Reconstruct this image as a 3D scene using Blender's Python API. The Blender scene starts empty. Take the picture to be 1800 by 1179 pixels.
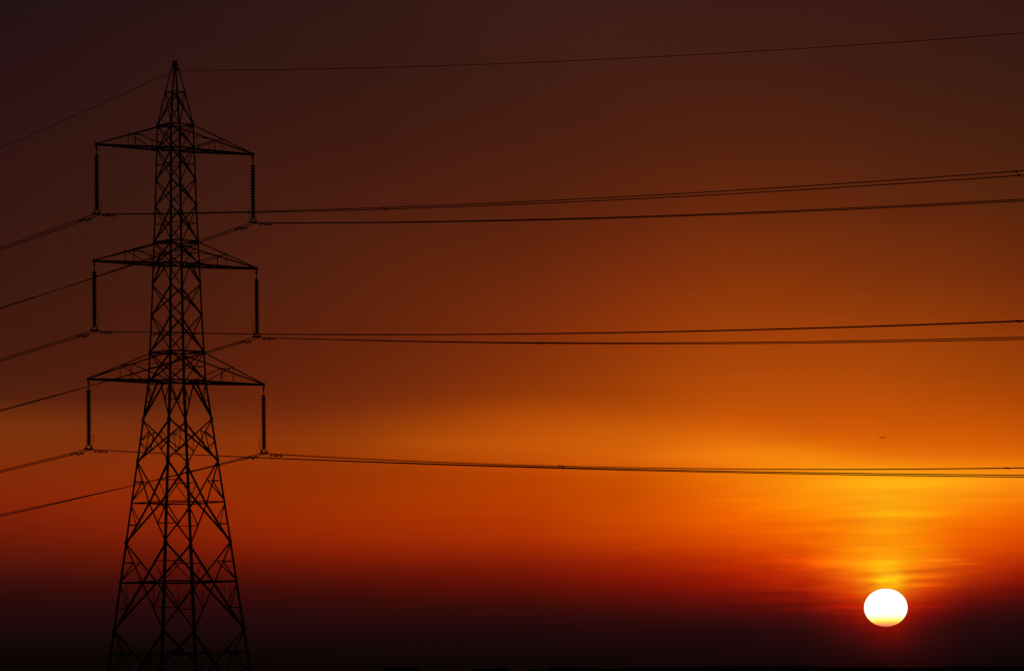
import bpy, bmesh, math, random
from mathutils import Vector, Matrix
random.seed(7)
S = bpy.context.scene
C = S.collection
PI = math.pi

# ---------------------------------------------------------------- camera numbers
FPX, PITCH, ROLL = 8357.0, 0.0746, 0.0122          # focal length in photo pixels (1800 wide)
EYE = 1.7
PHI, TH, DIST = -0.0706, 0.6163, 300.0
TX, TY = DIST*math.sin(PHI), DIST*math.cos(PHI)

def ray(px, py):
    """world direction seen at photo pixel px, py"""
    X2 = px-900.0; Y2 = 589.5-py
    c, s = math.cos(ROLL), math.sin(ROLL)
    X = X2*c+Y2*s; Y = -X2*s+Y2*c
    x = X/FPX; u = Y/FPX
    cp, sp = math.cos(PITCH), math.sin(PITCH)
    return Vector((x, cp-u*sp, sp+u*cp)).normalized()

def at(px, py, d):
    r = ray(px, py)
    return Vector((0, 0, EYE))+r*(d/math.hypot(r.x, r.y))

# ---------------------------------------------------------------- helpers
def tag(o, label=None, cat=None, group=None, kind=None):
    if label: o['label'] = label
    if cat: o['category'] = cat
    if group: o['group'] = group
    if kind: o['kind'] = kind
    return o

def empty(name, loc, rz=0.0):
    o = bpy.data.objects.new(name, None); C.objects.link(o)
    o.location = loc; o.rotation_euler = (0, 0, rz); o.empty_display_size = 0.3
    return o

def obj(name, bm, m, parent=None, loc=None, smooth=False):
    bmesh.ops.recalc_face_normals(bm, faces=bm.faces)
    me = bpy.data.meshes.new(name); bm.to_mesh(me); bm.free()
    me.materials.append(m)
    if smooth:
        for p in me.polygons: p.use_smooth = True
    o = bpy.data.objects.new(name, me); C.objects.link(o)
    if parent: o.parent = parent
    if loc is not None: o.location = loc
    return o

def copy_tree(o, parent=None):
    c = o.copy(); C.objects.link(c); c.parent = parent
    for ch in list(o.children): copy_tree(ch, c)
    return c

def prism(bm, pts0, pts1):
    a = [bm.verts.new(p) for p in pts0]; b = [bm.verts.new(p) for p in pts1]
    n = len(a)
    for i in range(n):
        bm.faces.new((a[i], a[(i+1) % n], b[(i+1) % n], b[i]))
    bm.faces.new(a[::-1]); bm.faces.new(b)

def box(bm, x0, x1, y0, y1, z0, z1):
    prism(bm, [(x0, y0, z0), (x1, y0, z0), (x1, y1, z0), (x0, y1, z0)],
              [(x0, y0, z1), (x1, y0, z1), (x1, y1, z1), (x0, y1, z1)])

def angle_bar(bm, p, q, d1, d2, w, t=None):
    """rolled L section from p to q, flanges towards d1 and d2"""
    p = Vector(p); q = Vector(q); ax = (q-p).normalized()
    if t is None: t = max(0.012, w*0.16)
    d1 = Vector(d1); d1 = (d1-ax*d1.dot(ax)).normalized()
    d2 = Vector(d2); d2 = d2-ax*d2.dot(ax); d2 = (d2-d1*d2.dot(d1)).normalized()
    prof = [(0, 0), (w, 0), (w, t), (t, t), (t, w), (0, w)]
    prism(bm, [p+d1*a+d2*b for a, b in prof], [q+d1*a+d2*b for a, b in prof])

def tube(bm, pts, r, n=6, cap=True):
    rings = []
    for i, p in enumerate(pts):
        p = Vector(p)
        ax = (Vector(pts[min(i+1, len(pts)-1)])-Vector(pts[max(i-1, 0)])).normalized()
        ref = Vector((0, 0, 1)) if abs(ax.z) < .9 else Vector((1, 0, 0))
        u = ax.cross(ref).normalized(); v = ax.cross(u)
        rr = r[i] if isinstance(r, (list, tuple)) else r
        rings.append([bm.verts.new(p+u*math.cos(2*PI*k/n)*rr+v*math.sin(2*PI*k/n)*rr) for k in range(n)])
    for a, b in zip(rings, rings[1:]):
        for k in range(n):
            bm.faces.new((a[k], a[(k+1) % n], b[(k+1) % n], b[k]))
    if cap:
        bm.faces.new(rings[0][::-1]); bm.faces.new(rings[-1])

def lathe(bm, prof, n=16, cx=0, cy=0):
    rings = [[bm.verts.new((cx+r*math.cos(2*PI*k/n), cy+r*math.sin(2*PI*k/n), z)) for k in range(n)] for r, z in prof]
    for a, b in zip(rings, rings[1:]):
        for k in range(n):
            bm.faces.new((a[k], a[(k+1) % n], b[(k+1) % n], b[k]))
    bm.faces.new(rings[0][::-1]); bm.faces.new(rings[-1])

# ---------------------------------------------------------------- materials
def mat(name, c0, c1, scale=3.0, rough=0.7, metal=0.0, bump=0.0, spec=0.3, detail=6, coord='Object'):
    m = bpy.data.materials.new(name); m.use_nodes = True
    nt = m.node_tree; b = nt.nodes['Principled BSDF']
    tc = nt.nodes.new('ShaderNodeTexCoord'); no = nt.nodes.new('ShaderNodeTexNoise')
    no.inputs['Scale'].default_value = scale; no.inputs['Detail'].default_value = detail
    nt.links.new(tc.outputs[coord], no.inputs['Vector'])
    r = nt.nodes.new('ShaderNodeValToRGB')
    r.color_ramp.elements[0].position = 0.35; r.color_ramp.elements[1].position = 0.68
    r.color_ramp.elements[0].color = (*c0, 1); r.color_ramp.elements[1].color = (*c1, 1)
    nt.links.new(no.outputs['Fac'], r.inputs['Fac']); nt.links.new(r.outputs['Color'], b.inputs['Base Color'])
    b.inputs['Roughness'].default_value = rough; b.inputs['Metallic'].default_value = metal
    b.inputs['Specular IOR Level'].default_value = spec
    if bump:
        bp = nt.nodes.new('ShaderNodeBump'); bp.inputs['Strength'].default_value = bump
        nt.links.new(no.outputs['Fac'], bp.inputs['Height']); nt.links.new(bp.outputs['Normal'], b.inputs['Normal'])
    return m

M_STEEL = mat('weathered_steel', (.050, .050, .050), (.095, .09, .085), 2.5, .75, 0, .1, .2)
M_FIT = mat('forged_fitting', (.05, .045, .04), (.08, .07, .06), 9, .6, 0, .1, .2)
M_INS = mat('dark_glazed_porcelain', (.030, .014, .009), (.05, .022, .014), 6, .35, 0, 0, .3)
M_CABLE = mat('stranded_cable', (.07, .066, .06), (.12, .11, .10), 20, .7, 0, 0, .2)
M_CONC = mat('concrete', (.22, .21, .19), (.34, .32, .3), 4, .9, 0, .3, .2)
M_GRASS = mat('field_grass', (.020, .028, .010), (.050, .052, .022), .12, 1.0, 0, .5, 0, 10)
M_HILL = mat('far_hill_cover', (.018, .024, .012), (.04, .045, .022), .02, .95, 0, .4, .1, 10)
M_LEAF = mat('leaf', (.030, .045, .016), (.07, .09, .03), 1.5, .8, 0, 0, .2)
M_BARK = mat('bark', (.06, .045, .035), (.12, .09, .07), 5, .9, 0, .5, .1)
M_WALL = mat('farm_wall', (.16, .13, .11), (.25, .21, .18), .8, .9, 0, .2, .2)
M_ROOF = mat('farm_roof', (.06, .05, .045), (.11, .09, .08), 1.5, .8, 0, .2, .2)
M_DOOR = mat('farm_door', (.04, .03, .025), (.08, .06, .05), 2, .7, 0, .1, .2)
M_GLASS = mat('window_glass', (.02, .02, .02), (.03, .03, .03), 2, .1, 0, 0, .5)
M_BIRD = mat('dark_feather', (.02, .018, .016), (.05, .04, .035), 12, .8, 0, 0, .2)
M_PLATE = mat('dull_plate', (.05, .05, .05), (.09, .085, .08), 5, .6, 0, 0, .2)

# ---------------------------------------------------------------- pylon
AZ = [(40.06, .088), (38.04, .486), (35.94, .862), (30.83, .978), (23.89, 1.19), (19.68, 1.353),
      (9.52, 2.44), (-1.7, 3.63)]
def aw(h):
    for (h0, a0), (h1, a1) in zip(AZ, AZ[1:]):
        if h1 <= h <= h0:
            return a1+(a0-a1)*(h-h1)/(h0-h1)
    return AZ[0][1] if h > AZ[0][0] else AZ[-1][1]
SG = {'L': (-1, 1), 'I': (-1, -1), 'R': (1, -1), 'B': (1, 1)}
FACES = [('L', 'I'), ('I', 'R'), ('R', 'B'), ('B', 'L')]
def P(k, h):
    a = aw(h); s = SG[k]
    return Vector((s[0]*a, s[1]*a, h+EYE))
def inward(f):
    v = P(f[0], 10)+P(f[1], 10); v.z = 0
    return -v.normalized()
def bar(bm, p, q, f, w, off=0.0):
    n = inward(f); p = Vector(p)+n*off; q = Vector(q)+n*off
    ax = (q-p).normalized(); side = ax.cross(n)
    if side.z < 0: side = -side
    if abs(side.z) < .05 : side = Vector((0, 0, -1))
    angle_bar(bm, p, q, side, n, w*1.18)
def lerp(a, b, t): return a+(b-a)*t

def pylon():
    root = empty('transmission_pylon', (TX, TY, 0), TH)
    tag(root, 'tall black lattice steel electricity pylon with three pairs of cross-arms', 'pylon')
    # legs
    for k, (sx, sy) in SG.items():
        bm = bmesh.new()
        hs = [h for h, a in AZ]
        ws = [.07, .085, .10, .105, .115, .125, .15, .17]
        for i in range(len(hs)-1):
            w = (ws[i]+ws[i+1])/2
            angle_bar(bm, P(k, hs[i]), P(k, hs[i+1]), (-sx, 0, 0), (0, -sy, 0), w, .018)
        # gusset plates where the bracing meets the leg
        for h in (35.94, 34.44, 28.53, 27.09, 21.53, 19.68, 17.25, 14.63, 9.52, 7.04, 4.04):
            g = .12 if h > 19 else .17
            for dx, dy in ((-sx, 0), (0, -sy)):
                p = P(k, h); t = Vector((-dy*sx*.0, 0, 0))
                d = Vector((dx, dy, 0)); nn = Vector((0, sy, 0)) if dx else Vector((sx, 0, 0))
                p = p+nn*.006
                q = [p+Vector((0, 0, -g*1.3)), p+d*g*1.1+Vector((0, 0, -g*.5)), p+d*g*1.1+Vector((0, 0, g*.5)), p+Vector((0, 0, g*1.3))]
                prism(bm, q, [v-nn*.022 for v in q])
        obj('leg', bm, M_STEEL, root)
    # peak
    bm = bmesh.new()
    for f in FACES:
        bar(bm, P(f[0], 38.04), P(f[1], 38.04), f, .05)
        bar(bm, P(f[0], 38.04), P(f[1], 35.94), f, .05)
        bar(bm, P(f[1], 38.04), P(f[0], 35.94), f, .05, .06)
    obj('peak_frame', bm, M_STEEL, root)
    bm = bmesh.new(); zt = 40.06+EYE
    prism(bm, [(-.115, -.115, zt-.30), (.115, -.115, zt-.30), (.115, .115, zt-.30), (-.115, .115, zt-.30)],
              [(-.095, -.095, zt+.02), (.095, -.095, zt+.02), (.095, .095, zt+.02), (-.095, .095, zt+.02)])
    obj('peak_cap', bm, M_STEEL, root)
    bm = bmesh.new()
    tube(bm, [(0, 0, 40.06+EYE-.4), (.0, -.25, 40.06+EYE-.5), (.0, -.25, 40.06+EYE-.64)], .045)
    box(bm, -.04, .04, -.38, -.12, 40.06+EYE-.66, 40.06+EYE-.56)
    obj('earth_wire_clamp', bm, M_FIT, root)

    def ring(h, w, mats=None, cross=True):
        bm = bmesh.new()
        for f in FACES:
            bar(bm, P(f[0], h), P(f[1], h), f, w, .02)
        if cross:
            n = Vector((0, 0, -1))
            for a, b in (('L', 'R'), ('I', 'B')):
                p, q = P(a, h), P(b, h); o = Vector((0, 0, -.05 if a == 'L' else .02))
                angle_bar(bm, p+o, q+o, (q-p).cross(n), n, w*.75)
        obj('plan_bracing', bm, M_STEEL, root)
    for h, w in ((35.94, .07), (34.44, .08), (28.53, .075), (27.09, .085), (21.53, .08), (19.68, .09)):
        ring(h, w)
    # plain X storeys
    for h1, h0, w, mid in ((35.94, 34.44, .06, 0), (34.44, 32.47, .062, 1), (32.47, 30.83, .062, 0), (30.83, 28.53, .065, 1),
                           (28.53, 27.09, .065, 1), (25.78, 23.89, .07, 0), (23.89, 21.53, .07, 1), (21.53, 19.68, .07, 1)):
        bm = bmesh.new()
        for f in FACES:
            bar(bm, P(f[0], h1), P(f[1], h0), f, w)
            bar(bm, P(f[1], h1), P(f[0], h0), f, w, w+.005)
            if mid:
                hm = (h1+h0)/2
                bar(bm, P(f[0], hm), P(f[1], hm), f, .035, .03)
        obj('lattice_bracing', bm, M_STEEL, root)
    # inverted V storeys under the middle and the bottom cross-arm
    for h1, h0, w, red in ((27.09, 25.78, .062, 0), (19.68, 17.25, .08, 1)):
        bm = bmesh.new()
        for f in FACES:
            a, b = P(f[0], h1), P(f[1], h1); m = (a+b)/2
            for e, k in ((-.1, 0), (.1, 1)):
                foot = P(f[k], h0); top = lerp(m, P(f[k], h1), .1)
                bar(bm, top, foot, f, w)
                hm = (h1+h0)/2; t = .5
                if red:
                    dm = lerp(top, foot, .5); lg = P(f[k], dm.z-EYE)
                    bar(bm, lg, dm, f, .045, .02)
                    bar(bm, P(f[k], h1-.05), dm, f, .045, .02)
        obj('lattice_bracing', bm, M_STEEL, root)
    # storey with diamond redundants
    bm = bmesh.new(); h1, h0 = 17.25, 14.63
    for f in FACES:
        for k in (0, 1):
            a, b = f[k], f[1-k]
            bar(bm, P(a, h1), P(b, h0), f, .075, k*.08)
            A = lerp(P(a, h1), P(b, h0), .26); B = lerp(P(a, h0), P(b, h1), .27); M = P(a, (h1+h0)/2)
            A2 = lerp(P(a, h1), P(b, h0), .3)
            bar(bm, M, A, f, .045, .02); bar(bm, M, B, f, .045, .02); bar(bm, A, B, f, .04, .05)
    obj('lattice_bracing', bm, M_STEEL, root)
    # tall storeys with a horizontal ring through the crossing
    for h1, hm, h0, w, hang in ((14.63, 12.05, 9.52, .085, 0), (9.52, 7.04, 4.04, .09, 1), (4.04, 1.2, -1.65, .095, 0)):
        bm = bmesh.new()
        for f in FACES:
            for k in (0, 1):
                a, b = f[k], f[1-k]
                # both diagonals pass the crossing on the face centre line
                cx = (P(a, hm)+P(b, hm))/2
                bar(bm, P(a, h1), cx, f, w, k*(w+.005)); bar(bm, cx, P(b, h0), f, w, k*(w+.005))
                A = lerp(P(a, h1), cx, .48); B = lerp(P(a, h0), cx, .46)
                bar(bm, P(a, A.z-EYE), A, f, .05, .02); bar(bm, A, P(a, hm+.06), f, .05, .02)
                bar(bm, P(a, B.z-EYE), B, f, .05, .02); bar(bm, B, P(a, hm-.06), f, .05, .02)
                if hang:
                    top = Vector((B.x, B.y, hm+EYE)); bar(bm, top, B, f, .04, .04)
                    Q = P(a, (A.z-EYE+h1)/2)
        obj('lattice_bracing', bm, M_STEEL, root)
        bm = bmesh.new()
        for i, f in enumerate(FACES):
            bar(bm, P(f[0], hm), P(f[1], hm), f, w*(.7 if hm > 10 else 1.0), .02)
        if hm > 2:
            ms = [(P(f[0], hm)+P(f[1], hm))/2+inward(f)*.1 for f in FACES]
            if hm > 10:
                for i in range(4):
                    p, q = ms[i], ms[(i+1) % 4]
                    angle_bar(bm, p, q, (q-p).cross(Vector((0, 0, 1))), (0, 0, -1), .05)
        obj('plan_bracing', bm, M_STEEL, root)
    # anti-climbing frame: outward spikes of wire round the legs, and the small plate
    bm = bmesh.new()
    for f in FACES:
        n = -inward(f)
        for dz in (0, .06):
            p, q = P(f[0], 2.58), P(f[1], 2.58)
            e = (q-p).normalized()*.02
            tube(bm, [p+n*(.12+dz)-e+Vector((0, 0, dz*.6)), q+n*(.12+dz)+e+Vector((0, 0, dz*.6))], .012, 5)
        for t in (0.02, .25, .5, .75, .98):
            p = lerp(P(f[0], 2.58), P(f[1], 2.58), t)
            tube(bm, [p, p+n*.22+Vector((0, 0, .08))], .016, 5)
    obj('anti_climbing_wire', bm, M_FIT, root)
    bm = bmesh.new()
    # hangs in the face between the two left legs
    p = lerp(P('L', 2.3), P('I', 2.3), .8)
    f = ('L', 'I'); ax = (P('I', 2.3)-P('L', 2.3)).normalized(); n = inward(f)
    pts = [p+n*-.03+ax*dx+Vector((0, 0, dz)) for dx, dz in ((-.17, -.35), (.17, -.35), (.17, .3), (-.17, .3))]
    prism(bm, pts, [v-n*.02 for v in pts])
    obj('notice_plate', bm, M_PLATE, root)

    # cross-arms
    for HH, hu, AL in ((34.40, 35.94, 5.767), (27.07, 28.53, 5.98), (19.665, 21.53, 6.437)):
        hb = HH
        for sx in (-1, 1):
            bm = bmesh.new()
            tip = Vector((sx*AL, 0, HH+EYE))
            ks = ('L', 'I') if sx < 0 else ('B', 'R')
            n_up = Vector((0, 0, 1))
            posts = []; lows = []; diags = []
            for k in ks:
                sy = SG[k][1]
                lo = P(k, hb); up = P(k, hu)
                out = Vector((0, sy, 0))
                angle_bar(bm, tip+out*.05+Vector((0, 0, -.04)), lo+Vector((0, 0, -.04)), -out, n_up, .125, .022)
                angle_bar(bm, tip+Vector((0, sy*.05, .10)), up, -out, -n_up, .075)
                A = lerp(tip+Vector((0, 0, .1)), up, .52); B = lerp(tip, lo, .52)
                posts.append(A); lows.append(B)
                angle_bar(bm, A, B, -out, (-sx, 0, 0), .045)
                angle_bar(bm, A, lo, -out, n_up, .055)
                D = lerp(A, lo, .45); U = lerp(tip, up, .80)
                angle_bar(bm, lerp(tip, lo, .76), lerp(A, lo, .45), -out, n_up, .035)
            angle_bar(bm, posts[0], posts[1], (sx, 0, 0), (0, 0, -1), .05)
            angle_bar(bm, lows[0], lows[1], (sx, 0, 0), (0, 0, 1), .05)
            # plan bracing between the lower chords: zigzag
            l0, l1 = P(ks[0], hb), P(ks[1], hb)
            ts = [.22, .38, .52, .66, .83, 1.0]
            for i in range(len(ts)-1):
                a = lerp(tip, (l0, l1)[i % 2], ts[i]); b = lerp(tip, (l0, l1)[(i+1) % 2], ts[i+1])
                angle_bar(bm, a, b, (b-a).cross(n_up), n_up, .055)
            # tie from the post tops to the far upper corner of the body
            angle_bar(bm, posts[0], P(ks[1], hu-.75), (0, 0, 1), (0, 1, 0), .035)
            box(bm, tip.x-.08, tip.x+.08, -.08, .08, tip.z-.07, tip.z+.13)
            box(bm, tip.x-.03, tip.x+.03, -.07, .07, tip.z-.26, tip.z-.1)
            obj('cross_arm', bm, M_STEEL, root)
    # footings
    for k, (sx, sy) in SG.items():
        p = P(k, -1.7)
        bm = bmesh.new()
        prism(bm, [(p.x+a*.65, p.y+b*.65, -.3) for a, b in ((-1, -1), (1, -1), (1, 1), (-1, 1))],
                  [(p.x+a*.42, p.y+b*.42, .28) for a, b in ((-1, -1), (1, -1), (1, 1), (-1, 1))])
        obj('footing', bm, M_CONC, root)
    return root
PYLON = pylon()
RZ = Matrix.Rotation(TH, 4, 'Z')
def tw(p):
    """pylon coordinates (height above eye level) -> world"""
    v = RZ @ Vector((p[0], p[1], 0))
    return Vector((TX+v.x, TY+v.y, p[2]+EYE))

# ---------------------------------------------------------------- insulator strings
ARMS = [(5.767, 34.383), (5.98, 27.067), (6.437, 19.655)]
STR = 4.33
GAP = 0.23                     # half the spacing of the twin conductors
def insulator(sgn):
    root = empty('insulator_string', (0, 0, 0), 0)
    bm = bmesh.new()           # top links
    tube(bm, [(0, 0, -.1), (0, 0, -.58)], .032, 8)
    lathe(bm, [(.05, -.30), (.06, -.27), (.06, -.21), (.05, -.18)], 8)
    obj('top_link', bm, M_FIT, root)
    z = -.60; disc = None
    for i in range(19):
        if disc is None:
            bm = bmesh.new()
            lathe(bm, [(.075, 0), (.09, -.015), (.098, -.04), (.125, -.055), (.155, -.072), (.17, -.095), (.165, -.118),
                       (.12, -.135), (.10, -.14), (.075, -.15), (.07, -.182)], 18)
            disc = obj('insulator_disc', bm, M_INS, root, (0, 0, z), True)
        else:
            d = disc.copy(); C.objects.link(d); d.parent = root; d.location = (0, 0, z)
        z -= .18
    # yoke: a triangular plate ring carrying two clamps
    bm = bmesh.new()
    zb = -STR
    top = z+.01
    tube(bm, [(0, 0, top+.03), (0, 0, top-.06)], .03, 8)
    A = (0, top-.06); Bp = (-GAP, zb+.10); Cp = (GAP, zb+.10)
    def strut(a, b, w=.05, t=.02):
        a = Vector((a[0], 0, a[1])); b = Vector((b[0], 0, b[1])); ax = (b-a).normalized(); s = Vector((-ax.z, 0, ax.x))*w/2
        y = Vector((0, t, 0))
        prism(bm, [a+s-y, a-s-y, a-s+y, a+s+y], [b+s-y, b-s-y, b-s+y, b+s+y])
    strut((0, top-.02), (-GAP*.8, zb+.20), .075); strut((0, top-.02), (GAP*.8, zb+.20), .075)
    strut((-GAP*.8, zb+.22), (-GAP+.01, zb+.04), .07, .018); strut((GAP*.8, zb+.22), (GAP-.01, zb+.04), .07, .018)
    strut((-GAP-.02, zb+.06), (GAP+.02, zb+.06), .08, .016)
    obj('yoke_plate', bm, M_FIT, root)
    for x in (-GAP, GAP):
        bm = bmesh.new()
        tube(bm, [(x, -.20, zb-.02), (x, -.08, zb+.005), (x, .08, zb+.005), (x, .20, zb-.02)], [.03, .05, .05, .03], 8)
        box(bm, x-.025, x+.025, -.05, .05, zb+.02, zb+.10)
        obj('suspension_clamp', bm, M_FIT, root)
    bm = bmesh.new()
    s = -sgn
    tube(bm, [(s*.1, 0, zb+.14), (s*.26, 0, zb+.2), (s*.33, 0, zb+.4), (s*.36, 0, zb+.84), (s*.3, 0, zb+.88), (s*.17, 0, zb+.86)], .018, 6)
    obj('arcing_horn', bm, M_FIT, root)
    return root
SIDES = {-1: 'left', 1: 'right'}
TIERS = ['top', 'middle', 'bottom']
for sgn in (-1, 1):
    proto = insulator(sgn)
    for i, (A, H) in enumerate(ARMS):
        o = proto if i == 0 else copy_tree(proto)
        o.location = tw((sgn*A, 0, H-.02)); o.rotation_euler = (0, 0, TH)
        tag(o, 'dark string of insulator discs hanging from the %s end of the %s cross-arm' % (SIDES[sgn], TIERS[i]),
            'insulator', 'insulator strings hanging from the cross-arms')

# ---------------------------------------------------------------- power lines
def wz(s, mn, cn, mf, cf):
    """height change along the line, s>0 towards the viewer"""
    if s >= 0: return -mn*s+cn*s*s
    s = -s
    return -mf*s+cf*s*s
def stations(maxn, maxf):
    out = []; s = -maxf
    while s < maxn:
        out.append(s); s += 1.0 if abs(s) < 4 else (2.5 if abs(s) < 110 else 8)
    out.append(maxn)
    return out

def damper(x, y, z, slope):
    """stockbridge damper: two weights on a short messenger under the wire"""
    bm = bmesh.new()
    L = .30
    def q(dy, dz=0): return Vector((x, y+dy, z-.10+dz+slope*dy))
    tube(bm, [q(-L), q(0, .01), q(L)], .014, 6)
    for e in (-1, 1):
        tube(bm, [q(e*.15), q(e*.19), q(e*.32), q(e*.35)], [.036, .052, .056, .036], 8)
    box(bm, x-.015, x+.015, y-.03, y+.03, z-.09, z+.02)
    return bm

def spacer(bm, a, b):
    a = Vector(a); b = Vector(b)
    tube(bm, [a, lerp(a, b, .5)+Vector((0, 0, -.02)), b], .02, 6)
    for p in (a, b):
        tube(bm, [p+Vector((0, -.10, 0)), p+Vector((0, -.05, 0)), p+Vector((0, .05, 0)), p+Vector((0, .10, 0))], [.026, .045, .045, .026], 8)

LINES = {  # tier, side: near slope, near curvature, far slope, twist per metre, spacer distances
 (0, -1): (.0856, .000222, .0963, .0019, ()),
 (0, 1): (.0887, .000232, .1010, .0006, ()),
 (1, -1): (.0825, .000220, .0907, .0000, ()),
 (1, 1): (.0860, .000240, .0931, .0011, ()),
 (2, -1): (.0750, .000140, .0796, .0010, ()),
 (2, 1): (.0804, .000310, .0865, .0000, ()),
}
def place_s(px, A, H):
    """distance along the line at which it crosses photo column px"""
    lo, hi = 0, 120
    for _ in range(40):
        m = (lo+hi)/2; w = tw((A, -m, H))-Vector((0, 0, EYE))
        cp, sp = math.cos(PITCH), math.sin(PITCH)
        d = w.y*cp+w.z*sp; u = -w.y*sp+w.z*cp
        X = FPX*w.x/d; Y = FPX*u/d
        if 900+X*math.cos(ROLL)-Y*math.sin(ROLL) < px: lo = m
        else: hi = m
    return lo
SPX = {(0, -1): (677, 1785), (0, 1): (), (1, -1): (681, 1786), (1, 1): (948,), (2, -1): (), (2, 1): (986, 1768)}
for (ti, sg), (mn, cn, mf, tk, _) in LINES.items():
    A, H = ARMS[ti]
    base = tw((sg*A, 0, H-.02-STR-.01))
    root = empty('twin_power_line', base, TH)
    tag(root, 'pair of thin dark cables clamped below the %s end of the %s cross-arm' % (SIDES[sg], TIERS[ti]),
        'power line', 'twin power lines strung from the pylon')
    cf = .00025
    for e in (-1, 1):
        bm = bmesh.new(); pts = []
        for s in stations(300, 300):
            z = wz(s, mn, cn, mf, cf)
            if s > 0: z += -e*tk*.5*s*(1 if s < 150 else max(0, (300-s)/150))
            if s < 0 and sg > 0: z += e*min(.11, -.003*s)
            pts.append((e*GAP, -s, z))
        tube(bm, pts, .0275, 6)
        obj('conductor', bm, M_CABLE, root, smooth=True)
        for d, sl in ((1.45, -mn), (-1.45, -mf)):
            z = wz(d, mn, cn, mf, cf)
            slope = mn if d > 0 else -mf
            obj('vibration_damper', damper(e*GAP, -d, z, slope), M_FIT, root)
    for px in SPX[(ti, sg)]:
        s = place_s(px, sg*A, H-5)
        z = wz(s, mn, cn, mf, cf); tz = tk*.5*s
        bm = bmesh.new()
        spacer(bm, (-GAP, -s-.15, z+tz), (GAP, -s+.15, z-tz))
        obj('spacer', bm, M_FIT, root)
# earth wire
base = tw((0, -.25*0, 40.06-.61))
bm = bmesh.new()
tube(bm, [(0, -s, wz(s, .1128, .000272, .1242, .00025)) for s in stations(300, 300)], .0205, 6)
o = obj('earth_wire', bm, M_CABLE, None, base, True); o.rotation_euler = (0, 0, TH)
tag(o, 'single faint thin wire running from the very peak of the pylon', 'wire')

# ---------------------------------------------------------------- bird
def bird():
    bm = bmesh.new()
    # body: lathe-like rings along x (flying to the left), wings grown from the same surface
    n = 10; rings = []
    prof = [(-.27, .004, .0), (-.24, .018, 0), (-.205, .034, .006), (-.17, .032, .008), (-.12, .05, 0), (-.04, .06, -.004), (.05, .052, -.002),
            (.13, .034, .004), (.20, .022, .008), (.29, .012, .01)]
    for x, r, z in prof:
        wy = 1.0 if x < .15 else 1.0+(x-.15)*14
        hz = 1.0 if x < .15 else .45
        rings.append([bm.verts.new((x, math.cos(2*PI*k/n)*r*wy, z+math.sin(2*PI*k/n)*r*hz)) for k in range(n)])
    faces = {}
    for i in range(len(rings)-1):
        for k in range(n):
            faces[(i, k)] = bm.faces.new((rings[i][k], rings[i][(k+1) % n], rings[i+1][(k+1) % n], rings[i+1][k]))
    bm.faces.new(rings[0][::-1]); bm.faces.new(rings[-1])
    # wings: chains of quads with thickness, joined to the shoulder verts
    for sd in (1, -1):
        st = [(.05, .02, -.10, .10, .035), (.20, .075, -.12, .085, .022), (.36, .085, -.10, .07, .014), (.50, .045, -.05, .06, .009), (.62, -.02, .0, .045, .004)]
        prev = None
        for y, z, x0, x1, t in st:
            z = {1: .045+.02*y-.16*y*y, -1: .045-.04*y-.5*y*y}[sd]
            q = [bm.verts.new((x0, sd*y, z)), bm.verts.new(((x0*.6+x1*.4), sd*y, z+t)), bm.verts.new((x1, sd*y, z-.004)), bm.verts.new(((x0*.6+x1*.4), sd*y, z-t*.6))]
            if prev:
                for k in range(4):
                    bm.faces.new((prev[k], prev[(k+1) % 4], q[(k+1) % 4], q[k]))
            else:
                bm.faces.new(q)
            prev = q
        bm.faces.new(prev[::-1])
    return obj('bird', bm, M_BIRD, None, smooth=True)
b = bird()
b.location = at(1551.3, 769.2, 600)
b.rotation_euler = (0, math.radians(-17), math.radians(-90))
tag(b, 'tiny dark bird gliding with spread wings above the sun', 'bird')

# ---------------------------------------------------------------- ground, low ridge, farm buildings, tree
bm = bmesh.new()
N = 40; R = 45000
def gx(i): t = (i/N)*2-1; return math.copysign(abs(t)**3.0, t)*R
g = [[bm.verts.new((gx(i), gx(j), 0 if max(abs(gx(i)), abs(gx(j))) < 60 else (math.sin(gx(i)*.013)+math.cos(gx(j)*.011))*.03)) for i in range(N+1)] for j in range(N+1)]
for j in range(N):
    for i in range(N):
        bm.faces.new((g[j][i], g[j][i+1], g[j+1][i+1], g[j+1][i]))
tag(obj('ground', bm, M_GRASS), kind='structure')

def ridge():
    bm = bmesh.new()
    d0 = 2600.0; cols = []
    x = 905.0
    tops = {}
    while x < 2600:
        lift = min(1.0, (x-905)/60.0)
        yt = 1170.5+1.2*math.sin(x*.013)+.7*math.sin(x*.047+1)+random.uniform(-.25, .25)
        yh = 1214.0-(x-900)*.0122
        h = ((yh-yt)/FPX*d0+EYE)*lift+.1*(1-lift)
        r = ray(x, 1170); u = Vector((r.x, r.y, 0)).normalized()
        row = []
        for dd, k in ((-420, -.02), (-230, .35), (-110, .78), (-30, .97), (0, 1.0), (60, .95), (300, .5), (650, -.02)):
            p = u*(d0+dd); row.append(bm.verts.new((p.x, p.y, h*k if k > 0 else -.4)))
        cols.append(row); x += 9
    for a, b in zip(cols, cols[1:]):
        for k in range(len(a)-1):
            bm.faces.new((a[k], b[k], b[k+1], a[k+1]))
    return tag(obj('hills', bm, M_HILL, smooth=True), kind='structure')
ridge()

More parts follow.
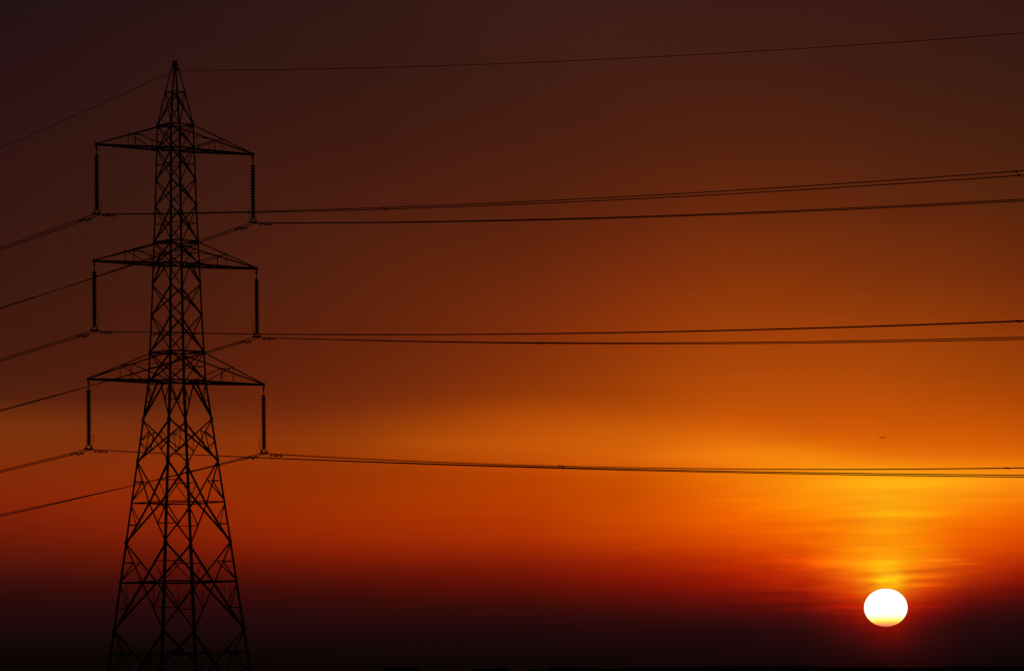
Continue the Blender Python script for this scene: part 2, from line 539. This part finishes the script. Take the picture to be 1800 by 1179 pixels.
def farm(px0, px1, ytop, d, name, label, step=0.0):
    c = at((px0+px1)/2, ytop, d); w = (px1-px0)/FPX*d; hgt = c.z
    u = Vector((c.x, c.y, 0)).normalized()
    root = empty(name, (c.x, c.y, 0), math.atan2(u.y, u.x)-PI/2)
    tag(root, label, 'farm building')
    dep = w*.55; eave = hgt*.66
    bm = bmesh.new()
    prism(bm, [(-w/2, -dep/2, 0), (-w/2, dep/2, 0), (-w/2, dep/2, eave), (-w/2, 0, hgt-.25), (-w/2, -dep/2, eave)],
              [(w/2, -dep/2, 0), (w/2, dep/2, 0), (w/2, dep/2, eave), (w/2, 0, hgt-.25), (w/2, -dep/2, eave)])
    obj('wall', bm, M_WALL, root)
    bm = bmesh.new()
    for s in (-1, 1):
        x = w/2+.25
        a = [(-x, s*(dep/2+.3), eave-.1), (-x, 0, hgt-.18), (-x, 0, hgt), (-x, s*(dep/2+.3), eave+.08)]
        prism(bm, a, [(x, p[1], p[2]) for p in a])
    rf = obj('roof', bm, M_ROOF, root)
    if step:
        bm = bmesh.new(); box(bm, w*.28, w*.36, -.4, .4, hgt-.6, hgt+step)
        obj('chimney', bm, M_WALL, rf)
    bm = bmesh.new(); box(bm, -w*.12, w*.12, -dep/2-.05, -dep/2-.004, 0, eave*.65)
    dr = obj('door', bm, M_DOOR, root)
    bm = bmesh.new(); box(bm, w*.09, w*.1, -dep/2-.12, -dep/2-.055, eave*.3, eave*.34)
    obj('handle', bm, M_FIT, dr)
    for xx in (-w*.32, w*.3):
        bm = bmesh.new()
        for (a0, a1, z0, z1) in ((-.6, .6, 0, .08), (-.6, .6, 1.0, 1.08), (-.6, -.52, .08, 1.0), (.52, .6, .08, 1.0)):
            box(bm, xx+a0, xx+a1, -dep/2-.06, -dep/2-.004, eave*.45+z0, eave*.45+z1)
        fr = obj('window', bm, M_DOOR, root)
        bm = bmesh.new(); box(bm, xx-.515, xx+.515, -dep/2-.03, -dep/2-.006, eave*.45+.085, eave*.45+.995)
        obj('pane', bm, M_GLASS, fr)
    return root
farm(676, 736, 1171.7, 1500, 'farm_barn', 'black outline of a flat-ridged barn low on the horizon, darkest roofline')
farm(833, 896, 1173.3, 2100, 'farmhouse', 'faint dark farmhouse roof on the horizon right of the darker barn', .9)

def tree(px, ytop, d, label):
    c = at(px, ytop, d); H = c.z
    root = empty('tree', (c.x, c.y, 0)); tag(root, label, 'tree')
    bm = bmesh.new()
    tube(bm, [(0, 0, -.2), (.05, 0, H*.2), (.0, .1, H*.45), (.1, 0, H*.8)], [.32, .24, .17, .05], 8)
    for k in range(7):
        a = k*2.4; z = H*(.28+.07*k); l = H*(.28-.02*k)
        tube(bm, [(0, 0, z), (math.cos(a)*l*.5, math.sin(a)*l*.5, z+l*.3), (math.cos(a)*l, math.sin(a)*l, z+l*.5)], [.11, .07, .02], 6)
    obj('trunk', bm, M_BARK, root)
    bm = bmesh.new(); rnd = random.Random(3)
    blobs = [(rnd.uniform(-.22, .22)*H, rnd.uniform(-.22, .22)*H, H*rnd.uniform(.42, .86), H*rnd.uniform(.10, .17)) for _ in range(16)]
    for (bx, by, bz, br) in blobs:
        for _ in range(170):
            v = Vector((rnd.gauss(0, 1), rnd.gauss(0, 1), rnd.gauss(0, 1))).normalized()*br*rnd.uniform(.5, 1.05)
            p = Vector((bx, by, bz))+v; p.z = min(p.z, H)
            s = rnd.uniform(.12, .3); a = Vector((rnd.gauss(0, 1), rnd.gauss(0, 1), rnd.gauss(0, 1))).normalized(); t = a.orthogonal().normalized(); w = a.cross(t)
            bm.faces.new([bm.verts.new(p+t*s), bm.verts.new(p+w*s*.6), bm.verts.new(p-t*s), bm.verts.new(p-w*s*.6)])
    obj('crown', bm, M_LEAF, root)
tree(938, 1172.2, 1700, 'small dark round tree at the left end of the low ridge')

# ---------------------------------------------------------------- sky colours, measured by direction
# photo column -> (row, r, g, b) display values; turned into azimuth / elevation stops below
SKY = {
 20:  [(0,36,19,21),(100,42,18,20),(200,46,20,18),(300,52,22,18),(400,56,23,17),(500,60,25,15),(600,68,27,14),(660,74,29,14),(700,84,32,14),(722,104,42,13),(745,118,47,12),(790,124,46,11),(830,130,42,9),(870,132,38,8),(900,126,33,8),(930,108,26,8),(960,90,22,9),(990,70,17,9),(1020,50,12,10),(1050,36,9,10),(1080,26,8,9),(1110,17,7,6),(1140,13,5,4),(1165,12,4,3),(1200,9,3,2)],
 260: [(0,40,20,20),(100,48,21,18),(200,52,23,18),(300,56,25,17),(400,60,26,16),(500,68,27,15),(600,77,29,14),(660,84,30,13),(700,90,33,13),(722,104,40,13),(745,116,45,12),(790,130,47,11),(830,138,45,8),(870,142,42,7),(900,140,38,6),(930,122,29,6),(960,100,22,7),(990,76,16,8),(1020,55,12,9),(1050,40,10,10),(1080,28,8,10),(1110,19,7,7),(1140,14,6,4),(1165,12,5,3),(1200,9,3,2)],
 510: [(0,48,24,20),(100,52,24,19),(200,58,24,17),(300,66,27,17),(400,73,30,17),(500,82,32,15),(600,94,34,13),(660,100,35,12),(700,106,38,12),(730,118,43,12),(765,138,52,10),(795,148,54,7),(830,146,48,5),(870,150,47,4),(910,152,42,4),(935,140,34,4),(960,118,25,5),(990,88,17,7),(1020,62,12,8),(1050,44,11,10),(1080,34,8,11),(1110,25,8,9),(1140,17,7,6),(1165,14,5,3),(1200,10,3,2)],
 730: [(0,54,26,22),(100,58,27,20),(200,66,28,18),(300,76,31,17),(400,88,34,16),(500,102,38,13),(600,112,40,12),(660,116,42,11),(700,124,46,11),(730,146,58,9),(765,168,70,8),(790,178,74,8),(812,166,62,5),(840,164,56,3),(870,170,56,1),(910,166,48,2),(935,154,40,4),(960,132,30,5),(990,100,18,5),(1020,72,12,7),(1050,50,12,8),(1080,36,8,11),(1110,27,8,9),(1140,19,7,6),(1165,14,6,4),(1200,10,3,2)],
 930: [(0,60,28,24),(100,64,29,21),(200,74,32,19),(300,86,35,17),(400,98,38,15),(500,114,43,13),(600,130,47,11),(660,138,51,9),(700,150,58,8),(725,176,72,7),(760,192,82,8),(795,200,86,8),(820,188,70,3),(850,186,66,0),(880,184,62,0),(920,176,52,2),(945,158,40,3),(970,132,28,5),(995,106,18,6),(1020,80,14,6),(1050,54,12,7),(1080,38,9,11),(1110,28,8,10),(1140,21,7,7),(1165,16,6,5),(1200,12,4,3)],
 1110:[(0,62,29,23),(100,68,30,20),(200,78,33,18),(300,94,38,16),(400,110,43,14),(500,130,50,12),(600,148,57,9),(660,158,62,8),(700,164,66,7),(728,186,78,6),(760,206,94,8),(800,216,98,10),(830,206,86,2),(860,200,76,0),(900,206,76,0),(925,198,66,0),(950,180,48,1),(975,152,32,4),(1000,124,18,5),(1025,92,14,7),(1050,64,12,8),(1080,42,9,11),(1110,30,8,11),(1140,24,7,8),(1165,18,6,6),(1200,12,4,3)],
 1280:[(0,62,28,22),(100,68,30,20),(200,80,34,17),(300,100,41,15),(400,122,49,13),(500,142,58,10),(600,162,67,9),(660,174,72,8),(700,186,78,7),(735,200,84,7),(765,224,106,10),(800,242,124,14),(835,238,116,6),(870,238,108,2),(905,238,98,0),(930,222,80,0),(955,202,58,0),(980,176,36,3),(1005,146,22,4),(1030,102,14,8),(1055,68,12,9),(1085,42,9,12),(1115,30,8,10),(1140,26,7,9),(1165,20,7,7),(1200,12,4,3)],
 1410:[(0,62,28,22),(100,68,30,20),(200,80,34,17),(300,98,41,15),(400,120,49,13),(500,142,58,10),(600,164,68,9),(660,176,73,8),(700,188,79,7),(740,200,84,6),(775,220,100,6),(805,246,134,12),(840,252,144,12),(880,252,138,6),(915,250,116,0),(945,236,88,0),(970,222,66,2),(990,214,58,6),(1010,172,30,4),(1035,128,16,8),(1060,82,13,10),(1090,48,10,12),(1120,34,9,11),(1145,30,8,10),(1168,22,7,7),(1200,12,4,3)],
 1500:[(0,61,27,21),(100,67,29,20),(200,78,34,18),(300,96,40,16),(400,116,48,14),(500,138,58,11),(600,162,67,9),(660,175,73,8),(700,188,78,7),(740,202,85,6),(780,220,98,5),(810,244,128,10),(845,253,166,16),(885,253,150,12),(900,254,158,14),(915,253,132,4),(950,254,134,6),(985,252,132,10),(1010,244,104,8),(1030,222,58,6),(1050,176,26,6),(1075,124,16,8),(1100,80,12,10),(1125,52,11,10),(1150,38,9,9),(1170,28,5,8),(1200,12,4,3)],
 1557:[(0,60,26,20),(100,66,29,20),(200,77,33,18),(300,94,40,16),(400,112,47,14),(500,136,57,11),(600,160,67,9),(660,174,72,8),(700,188,78,7),(740,200,85,5),(780,216,95,5),(812,240,122,10),(840,254,172,18),(870,254,162,16),(900,254,168,16),(925,254,146,8),(960,254,146,10),(990,254,178,14),(1015,254,202,24),(1030,252,176,10),(1050,230,70,6),(1080,180,26,6),(1104,116,12,8),(1125,76,12,8),(1145,52,9,8),(1165,34,6,7),(1200,12,4,3)],
 1612:[(0,59,26,20),(100,65,29,20),(200,75,33,18),(300,92,39,16),(400,110,46,14),(500,134,56,11),(600,158,66,9),(660,170,71,8),(700,184,76,6),(740,198,84,5),(780,214,94,5),(812,238,118,10),(840,254,168,18),(870,254,158,16),(900,254,152,10),(925,253,132,4),(960,252,132,6),(985,252,136,8),(1005,242,104,8),(1025,220,60,6),(1045,172,24,6),(1070,116,12,10),(1095,74,12,10),(1120,56,11,10),(1145,42,9,9),(1168,30,5,7),(1200,12,4,3)],
 1700:[(0,57,26,20),(100,62,28,20),(200,74,33,18),(300,90,39,16),(400,108,45,14),(500,130,54,11),(600,154,64,9),(660,166,69,7),(700,180,74,5),(740,196,82,4),(780,212,92,5),(812,236,116,8),(840,254,160,20),(870,252,142,14),(895,250,126,6),(920,246,104,0),(950,226,78,2),(980,206,62,6),(1000,168,36,6),(1020,122,18,6),(1045,80,12,9),(1070,52,11,11),(1100,36,9,12),(1130,28,8,10),(1150,24,8,9),(1168,17,5,5),(1200,10,4,3)],
 1790:[(0,55,25,20),(100,60,28,20),(200,72,32,18),(300,86,38,15),(400,104,44,14),(500,124,50,11),(600,148,60,9),(660,160,66,7),(700,174,70,5),(740,192,80,4),(780,210,90,4),(810,230,108,6),(838,252,144,18),(865,250,130,10),(890,244,112,4),(915,236,90,0),(945,212,66,0),(970,182,44,4),(990,148,26,5),(1010,108,14,8),(1035,68,12,9),(1060,46,11,11),(1090,32,9,12),(1120,25,8,10),(1150,19,7,7),(1168,13,5,4),(1200,9,4,3)],
}
def lin(v):
    v /= 255.0
    return v/12.92 if v <= .04045 else ((v+.055)/1.055)**2.4
def azel(px, py):
    r = ray(px, py); return math.atan2(r.x, r.y), math.asin(r.z)
EL0, EL1 = -0.004, 0.60          # ramp range (radians of elevation)

w = bpy.data.worlds.new('World'); S.world = w; w.use_nodes = True
w.cycles.sampling_method = 'MANUAL'; w.cycles.sample_map_resolution = 256
nt = w.node_tree; nt.nodes.clear()
def node(t, **k):
    n = nt.nodes.new(t)
    for a, b in k.items(): setattr(n, a, b)
    return n
def math_(op, a, b=None, c=None, clamp=False):
    n = node('ShaderNodeMath', operation=op); n.use_clamp = clamp
    for i, v in enumerate((a, b, c)):
        if v is None: continue
        if isinstance(v, (int, float)): n.inputs[i].default_value = v
        else: nt.links.new(v, n.inputs[i])
    return n.outputs[0]
out = node('ShaderNodeOutputWorld'); bg = node('ShaderNodeBackground'); bg.inputs['Strength'].default_value = 1.0
nt.links.new(bg.outputs[0], out.inputs[0])
tc = node('ShaderNodeTexCoord'); sp = node('ShaderNodeSeparateXYZ')
nt.links.new(tc.outputs['Generated'], sp.inputs[0])
az = math_('ARCTAN2', sp.outputs[0], sp.outputs[1])
el = math_('ARCSINE', sp.outputs[2])

# thin horizontal cirrus / haze bands: they shift the colour look-up up and down and dim it a little
comb = node('ShaderNodeCombineXYZ')
nt.links.new(math_('MULTIPLY', az, 26.0), comb.inputs[0]); nt.links.new(math_('MULTIPLY', el, 330.0), comb.inputs[1])
n1 = node('ShaderNodeTexNoise'); n1.inputs['Scale'].default_value = 1.0; n1.inputs['Detail'].default_value = 7; n1.inputs['Roughness'].default_value = .6
n1.inputs['Distortion'].default_value = .3
nt.links.new(comb.outputs[0], n1.inputs['Vector'])
comb2 = node('ShaderNodeCombineXYZ')
nt.links.new(math_('MULTIPLY', az, 85.0), comb2.inputs[0]); nt.links.new(math_('MULTIPLY', el, 900.0), comb2.inputs[1])
comb2.inputs[2].default_value = 5.0
n2 = node('ShaderNodeTexNoise'); n2.inputs['Scale'].default_value = 1.0; n2.inputs['Detail'].default_value = 4
nt.links.new(comb2.outputs[0], n2.inputs['Vector'])
comb3 = node('ShaderNodeCombineXYZ')
nt.links.new(math_('MULTIPLY', az, 22.0), comb3.inputs[0]); nt.links.new(math_('MULTIPLY', el, 45.0), comb3.inputs[1])
comb3.inputs[2].default_value = 11.0
n3 = node('ShaderNodeTexNoise'); n3.inputs['Scale'].default_value = 1.0; n3.inputs['Detail'].default_value = 5
nt.links.new(comb3.outputs[0], n3.inputs['Vector'])
# sun proximity 0..1
SAZ, SEL = azel(1557, 1067)
dx = math_('MULTIPLY', math_('SUBTRACT', az, SAZ), 1/0.036); dy = math_('MULTIPLY', math_('SUBTRACT', el, SEL+.012), 1/0.018)
near = math_('EXPONENT', math_('MULTIPLY', math_('ADD', math_('MULTIPLY', dx, dx), math_('MULTIPLY', dy, dy)), -1.0))
bandz = math_('DIVIDE', math_('SUBTRACT', el, .026), .016)
band = math_('EXPONENT', math_('MULTIPLY', math_('MULTIPLY', bandz, bandz), -1.0))
amp = math_('ADD', math_('MULTIPLY', near, .0010), math_('MULTIPLY', band, .0006))
s1 = math_('SUBTRACT', n1.outputs['Fac'], .5); s2 = math_('SUBTRACT', n2.outputs['Fac'], .5)
wob = math_('ADD', math_('MULTIPLY', s1, 1.6), math_('MULTIPLY', s2, 1.3))
el2 = math_('ADD', el, math_('MULTIPLY', wob, amp))
az2 = math_('ADD', az, math_('MULTIPLY', math_('MULTIPLY', math_('ADD', s1, s2), near), .004))

def ramp_for(stops):
    """stops: (el, (r,g,b) display)"""
    stops = sorted(stops)
    r = node('ShaderNodeValToRGB'); cr = r.color_ramp; cr.interpolation = 'LINEAR'
    first = True
    pts = [((e-EL0)/(EL1-EL0), c) for e, c in stops]
    pts = [(max(0, min(1, (p))), c) for p, c in pts]
    cr.elements[0].position = pts[0][0]; cr.elements[0].color = (*[lin(v) for v in pts[0][1]], 1)
    cr.elements[1].position = pts[-1][0]; cr.elements[1].color = (*[lin(v) for v in pts[-1][1]], 1)
    for p, c in pts[1:-1]:
        e = cr.elements.new(p); e.color = (*[lin(v) for v in c], 1)
    return r
fac = math_('DIVIDE', math_('SUBTRACT', el2, EL0), EL1-EL0)
cols = []
keys = sorted(SKY)
ROWS = [0, 120, 240, 360, 480, 580, 660, 700, 725, 750, 775, 800, 822, 842, 864, 888, 910, 932, 952, 972, 992, 1012, 1030, 1052, 1076, 1100, 1125, 1150, 1170]
def mono(xs, ys, x):
    """smooth monotone (Fritsch-Carlson style) interpolation"""
    if x <= xs[0]: return ys[0]
    if x >= xs[-1]: return ys[-1]
    i = max(k for k in range(len(xs)-1) if xs[k] <= x)
    h = [xs[k+1]-xs[k] for k in range(len(xs)-1)]; d = [(ys[k+1]-ys[k])/h[k] for k in range(len(h))]
    def m(k):
        if k == 0: return d[0]
        if k == len(h): return d[-1]
        if d[k-1]*d[k] <= 0: return 0.0
        return 2*d[k-1]*d[k]/(d[k-1]+d[k])
    t = (x-xs[i])/h[i]
    return ((2*t**3-3*t*t+1)*ys[i]+(t**3-2*t*t+t)*h[i]*m(i)+(-2*t**3+3*t*t)*ys[i+1]+(t**3-t*t)*h[i]*m(i+1))
def col_at(x):
    out = []
    for y in ROWS:
        # the murk near the horizon
        sh = (14.0+5*min(1, max(0, (1000-x)/400)))*min(1, max(0, (y-905)/40))*min(1, max(0, (1165-y)/45))*(1-.6*math.exp(-((x-1557)/70)**2))
        sh += 8*min(1, max(0, (x-400)/500))*math.exp(-((y-1035)/45)**2)*(1-math.exp(-((x-1557)/100)**2))
        c = []
        for ch in (1, 2, 3):
            vals = [mono([q[0] for q in SKY[k]], [q[ch] for q in SKY[k]], y-sh) for k in keys]
            c.append(mono(keys, vals, x))
        dim = 1-.10*math.exp(-((y-330)/190)**2)*min(1, max(0, (x-500)/400))
        dim *= 1-.06*math.exp(-((y-775)/28)**2)*math.exp(-((x-620)/120)**2)
        dim *= 1-.06*math.exp(-((y-570)/80)**2)*math.exp(-((x-720)/220)**2)
        dim *= 1+.28*math.exp(-((y-1108)/34)**2)*min(1, max(0, (450-x)/300))
        gr = 1-.07*math.exp(-((y-470)/150)**2)*min(1, max(0, (x-800)/300))
        out.append((y, c[0]*dim, c[1]*dim*gr, c[2]*dim))
    return out
SKYD = {x: col_at(x) for x in (20, 260, 510, 620, 730, 830, 930, 1110, 1195, 1280, 1345, 1410, 1455, 1490, 1520, 1545, 1570, 1595, 1625, 1660, 1700, 1745, 1790)}
for x in sorted(SKYD):
    st = [(azel(x, y)[1], (r, g, b)) for y, r, g, b in SKYD[x]]
    top = SKYD[x][0][1:]
    st += [(.22, tuple(v*.8 for v in top)), (.40, (34, 22, 27)), (.60, (22, 18, 26))]
    cols.append((azel(x, 850)[0], st))
# away from the sun the sky goes on darkening to dusk on both sides
far_r = [(e, tuple(v*.62 for v in c)) for e, c in cols[-1][1]]
dusk = [(-.004, (8, 4, 4)), (.02, (20, 9, 8)), (.05, (40, 18, 14)), (.12, (36, 19, 20)), (.25, (28, 19, 24)), (.6, (20, 17, 26))]
cols = [(-.9, dusk)]+[(-.30, [(e, tuple(v*.72 for v in c)) for e, c in cols[0][1]])]+cols+[(.40, far_r), (1.3, dusk)]
cur = None
for i, (a, st) in enumerate(cols):
    r = ramp_for(st); nt.links.new(fac, r.inputs[0])
    if cur is None: cur = r.outputs[0]; prev = a; continue
    mr = node('ShaderNodeMapRange'); mr.clamp = True
    nt.links.new(az2, mr.inputs[0]); mr.inputs[1].default_value = prev; mr.inputs[2].default_value = a
    mx = node('ShaderNodeMix', data_type='RGBA')
    nt.links.new(mr.outputs[0], mx.inputs[0]); nt.links.new(cur, mx.inputs[6]); nt.links.new(r.outputs[0], mx.inputs[7])
    cur = mx.outputs[2]; prev = a
# uneven thickness of the veil of cloud
gain = math_('ADD', math_('ADD', 1.0, math_('MULTIPLY', math_('SUBTRACT', n3.outputs['Fac'], .5), .16)),
             math_('ADD', math_('MULTIPLY', s1, .07), math_('MULTIPLY', math_('MULTIPLY', s2, near), .30)))
vm = node('ShaderNodeVectorMath', operation='SCALE')
nt.links.new(cur, vm.inputs[0]); nt.links.new(gain, vm.inputs['Scale'])
# the individual thin streaks of cloud round the sun: column, row, half length, half height, red gain, green gain
STREAKS = [(1600, 850, 150, 8, .10, .16), (1600, 903, 85, 6, .06, .30), (1450, 918, 160, 5, -.05, -.16), (1560, 935, 60, 4, .03, .14),
           (1380, 893, 90, 5, .05, .12), (1300, 878, 80, 4, .04, .10), (1500, 965, 70, 4, .04, .14), (1470, 990, 60, 5, .22, .45), (1400, 984, 60, 4, .18, .30),
           (1555, 988, 45, 5, .05, .30), (1560, 1020, 50, 3.5, .10, .35), (1545, 1007, 40, 3, -.04, -.18), (1662, 984, 36, 2.6, .20, .55), (1700, 990, 30, 2.2, .22, .60),
           (1612, 1004, 42, 3, -.16, -.42), (1605, 1014, 46, 2.2, .12, .30), (1615, 1020, 38, 2.0, -.18, -.45), (1625, 1028, 44, 3, .28, .55),
           (1655, 1012, 40, 2, .18, .30), (1660, 1000, 50, 3, -.14, -.2), (1640, 960, 60, 3, .05, .14), (1700, 930, 70, 4, -.05, -.14), (1730, 880, 80, 4, .04, .12), (1490, 1048, 40, 4, .20, .10),
           (1480, 1066, 45, 2.5, .30, .1), (1640, 1066, 40, 3, .25, .1), (1200, 960, 120, 4, .08, .12), (1050, 940, 140, 4, .06, .08), (700, 905, 200, 5, .04, .06),
           (760, 780, 160, 9, .05, .10), (1180, 800, 90, 10, .04, .10), (1330, 795, 90, 8, .04, .10), (500, 770, 120, 6, .05, .08), (80, 752, 120, 8, .05, .08), (900, 845, 140, 6, -.03, -.06)]
accr = 1.0; accg = 1.0
wig = math_('MULTIPLY', s2, .0007)
els = math_('ADD', el, wig)
for px, py, sx, sy, gr_, gg_ in STREAKS:
    a0, e0 = azel(px, py)
    u = math_('MULTIPLY', math_('SUBTRACT', az, a0), FPX/sx); v = math_('MULTIPLY', math_('SUBTRACT', els, e0), FPX/sy)
    g = math_('EXPONENT', math_('MULTIPLY', math_('MULTIPLY_ADD', u, u, math_('MULTIPLY', v, v)), -1.0))
    accr = math_('MULTIPLY_ADD', g, gr_, accr); accg = math_('MULTIPLY_ADD', g, gg_, accg)
cx_ = node('ShaderNodeCombineXYZ'); nt.links.new(accr, cx_.inputs[0]); nt.links.new(accg, cx_.inputs[1]); cx_.inputs[2].default_value = 1.0
vmul = node('ShaderNodeVectorMath', operation='MULTIPLY')
nt.links.new(vm.outputs[0], vmul.inputs[0]); nt.links.new(cx_.outputs[0], vmul.inputs[1])
nt.links.new(vmul.outputs[0], bg.inputs[0])

# ---------------------------------------------------------------- the sun
SD = 30000.0
sc = at(1557, 1067.3, SD)
rx = 38.0/FPX*SD; rz = 33.0/FPX*SD
bm = bmesh.new(); bmesh.ops.create_uvsphere(bm, u_segments=64, v_segments=32, radius=1.0)
for v in bm.verts: v.co = Vector((v.co.x*rx, v.co.y*rx, v.co.z*rz))
m = bpy.data.materials.new('sun_surface'); m.use_nodes = True
t = m.node_tree; t.nodes.clear()
mo = t.nodes.new('ShaderNodeOutputMaterial'); em = t.nodes.new('ShaderNodeEmission'); em.inputs[1].default_value = 1.0
tcc = t.nodes.new('ShaderNodeTexCoord'); sx_ = t.nodes.new('ShaderNodeSeparateXYZ'); rp = t.nodes.new('ShaderNodeValToRGB')
t.links.new(tcc.outputs['Generated'], sx_.inputs[0]); t.links.new(sx_.outputs[2], rp.inputs[0])
cr = rp.color_ramp
cr.elements[0].position = 0.0; cr.elements[0].color = (.90, .17, .09, 1)
cr.elements[1].position = 1.0; cr.elements[1].color = (1.6, 1.5, 1.4, 1)
for p, c in ((.05, (.98, .30, .10)), (.10, (1.0, .56, .08)), (.155, (1.02, .95, .12)), (.20, (1.05, 1.0, .36)), (.27, (1.1, 1.05, .78)), (.36, (1.3, 1.2, 1.05))):
    e = cr.elements.new(p); e.color = (*c, 1)
t.links.new(rp.outputs[0], em.inputs[0]); t.links.new(em.outputs[0], mo.inputs[0])
sun = obj('sun', bm, m, None, sc, True)
tag(sun, 'glowing white oval sun with a yellow lower rim just above the horizon', 'sun')

sd = bpy.data.lights.new('sun_light', 'SUN'); sd.energy = .3; sd.angle = math.radians(.5); sd.color = (1, .42, .14)
so = bpy.data.objects.new('sun_light', sd); C.objects.link(so)
dirn = (sc-Vector((0, 0, EYE))).normalized()
so.rotation_euler = dirn.to_track_quat('Z', 'Y').to_euler()
so.location = (0, 0, 60)

# ---------------------------------------------------------------- camera
cd = bpy.data.cameras.new('camera'); cd.sensor_width = 36; cd.lens = FPX/1800*36
cd.clip_start = .5; cd.clip_end = 100000
co = bpy.data.objects.new('camera', cd); C.objects.link(co)
co.matrix_world = Matrix.Translation((0, 0, EYE)) @ Matrix.Rotation(PI/2+PITCH, 4, 'X') @ Matrix.Rotation(-ROLL, 4, 'Z')
S.camera = co
S.view_settings.view_transform = 'Standard'; S.view_settings.look = 'None'
S.view_settings.exposure = 0; S.view_settings.gamma = 1
S.render.resolution_x = 1024; S.render.resolution_y = 670
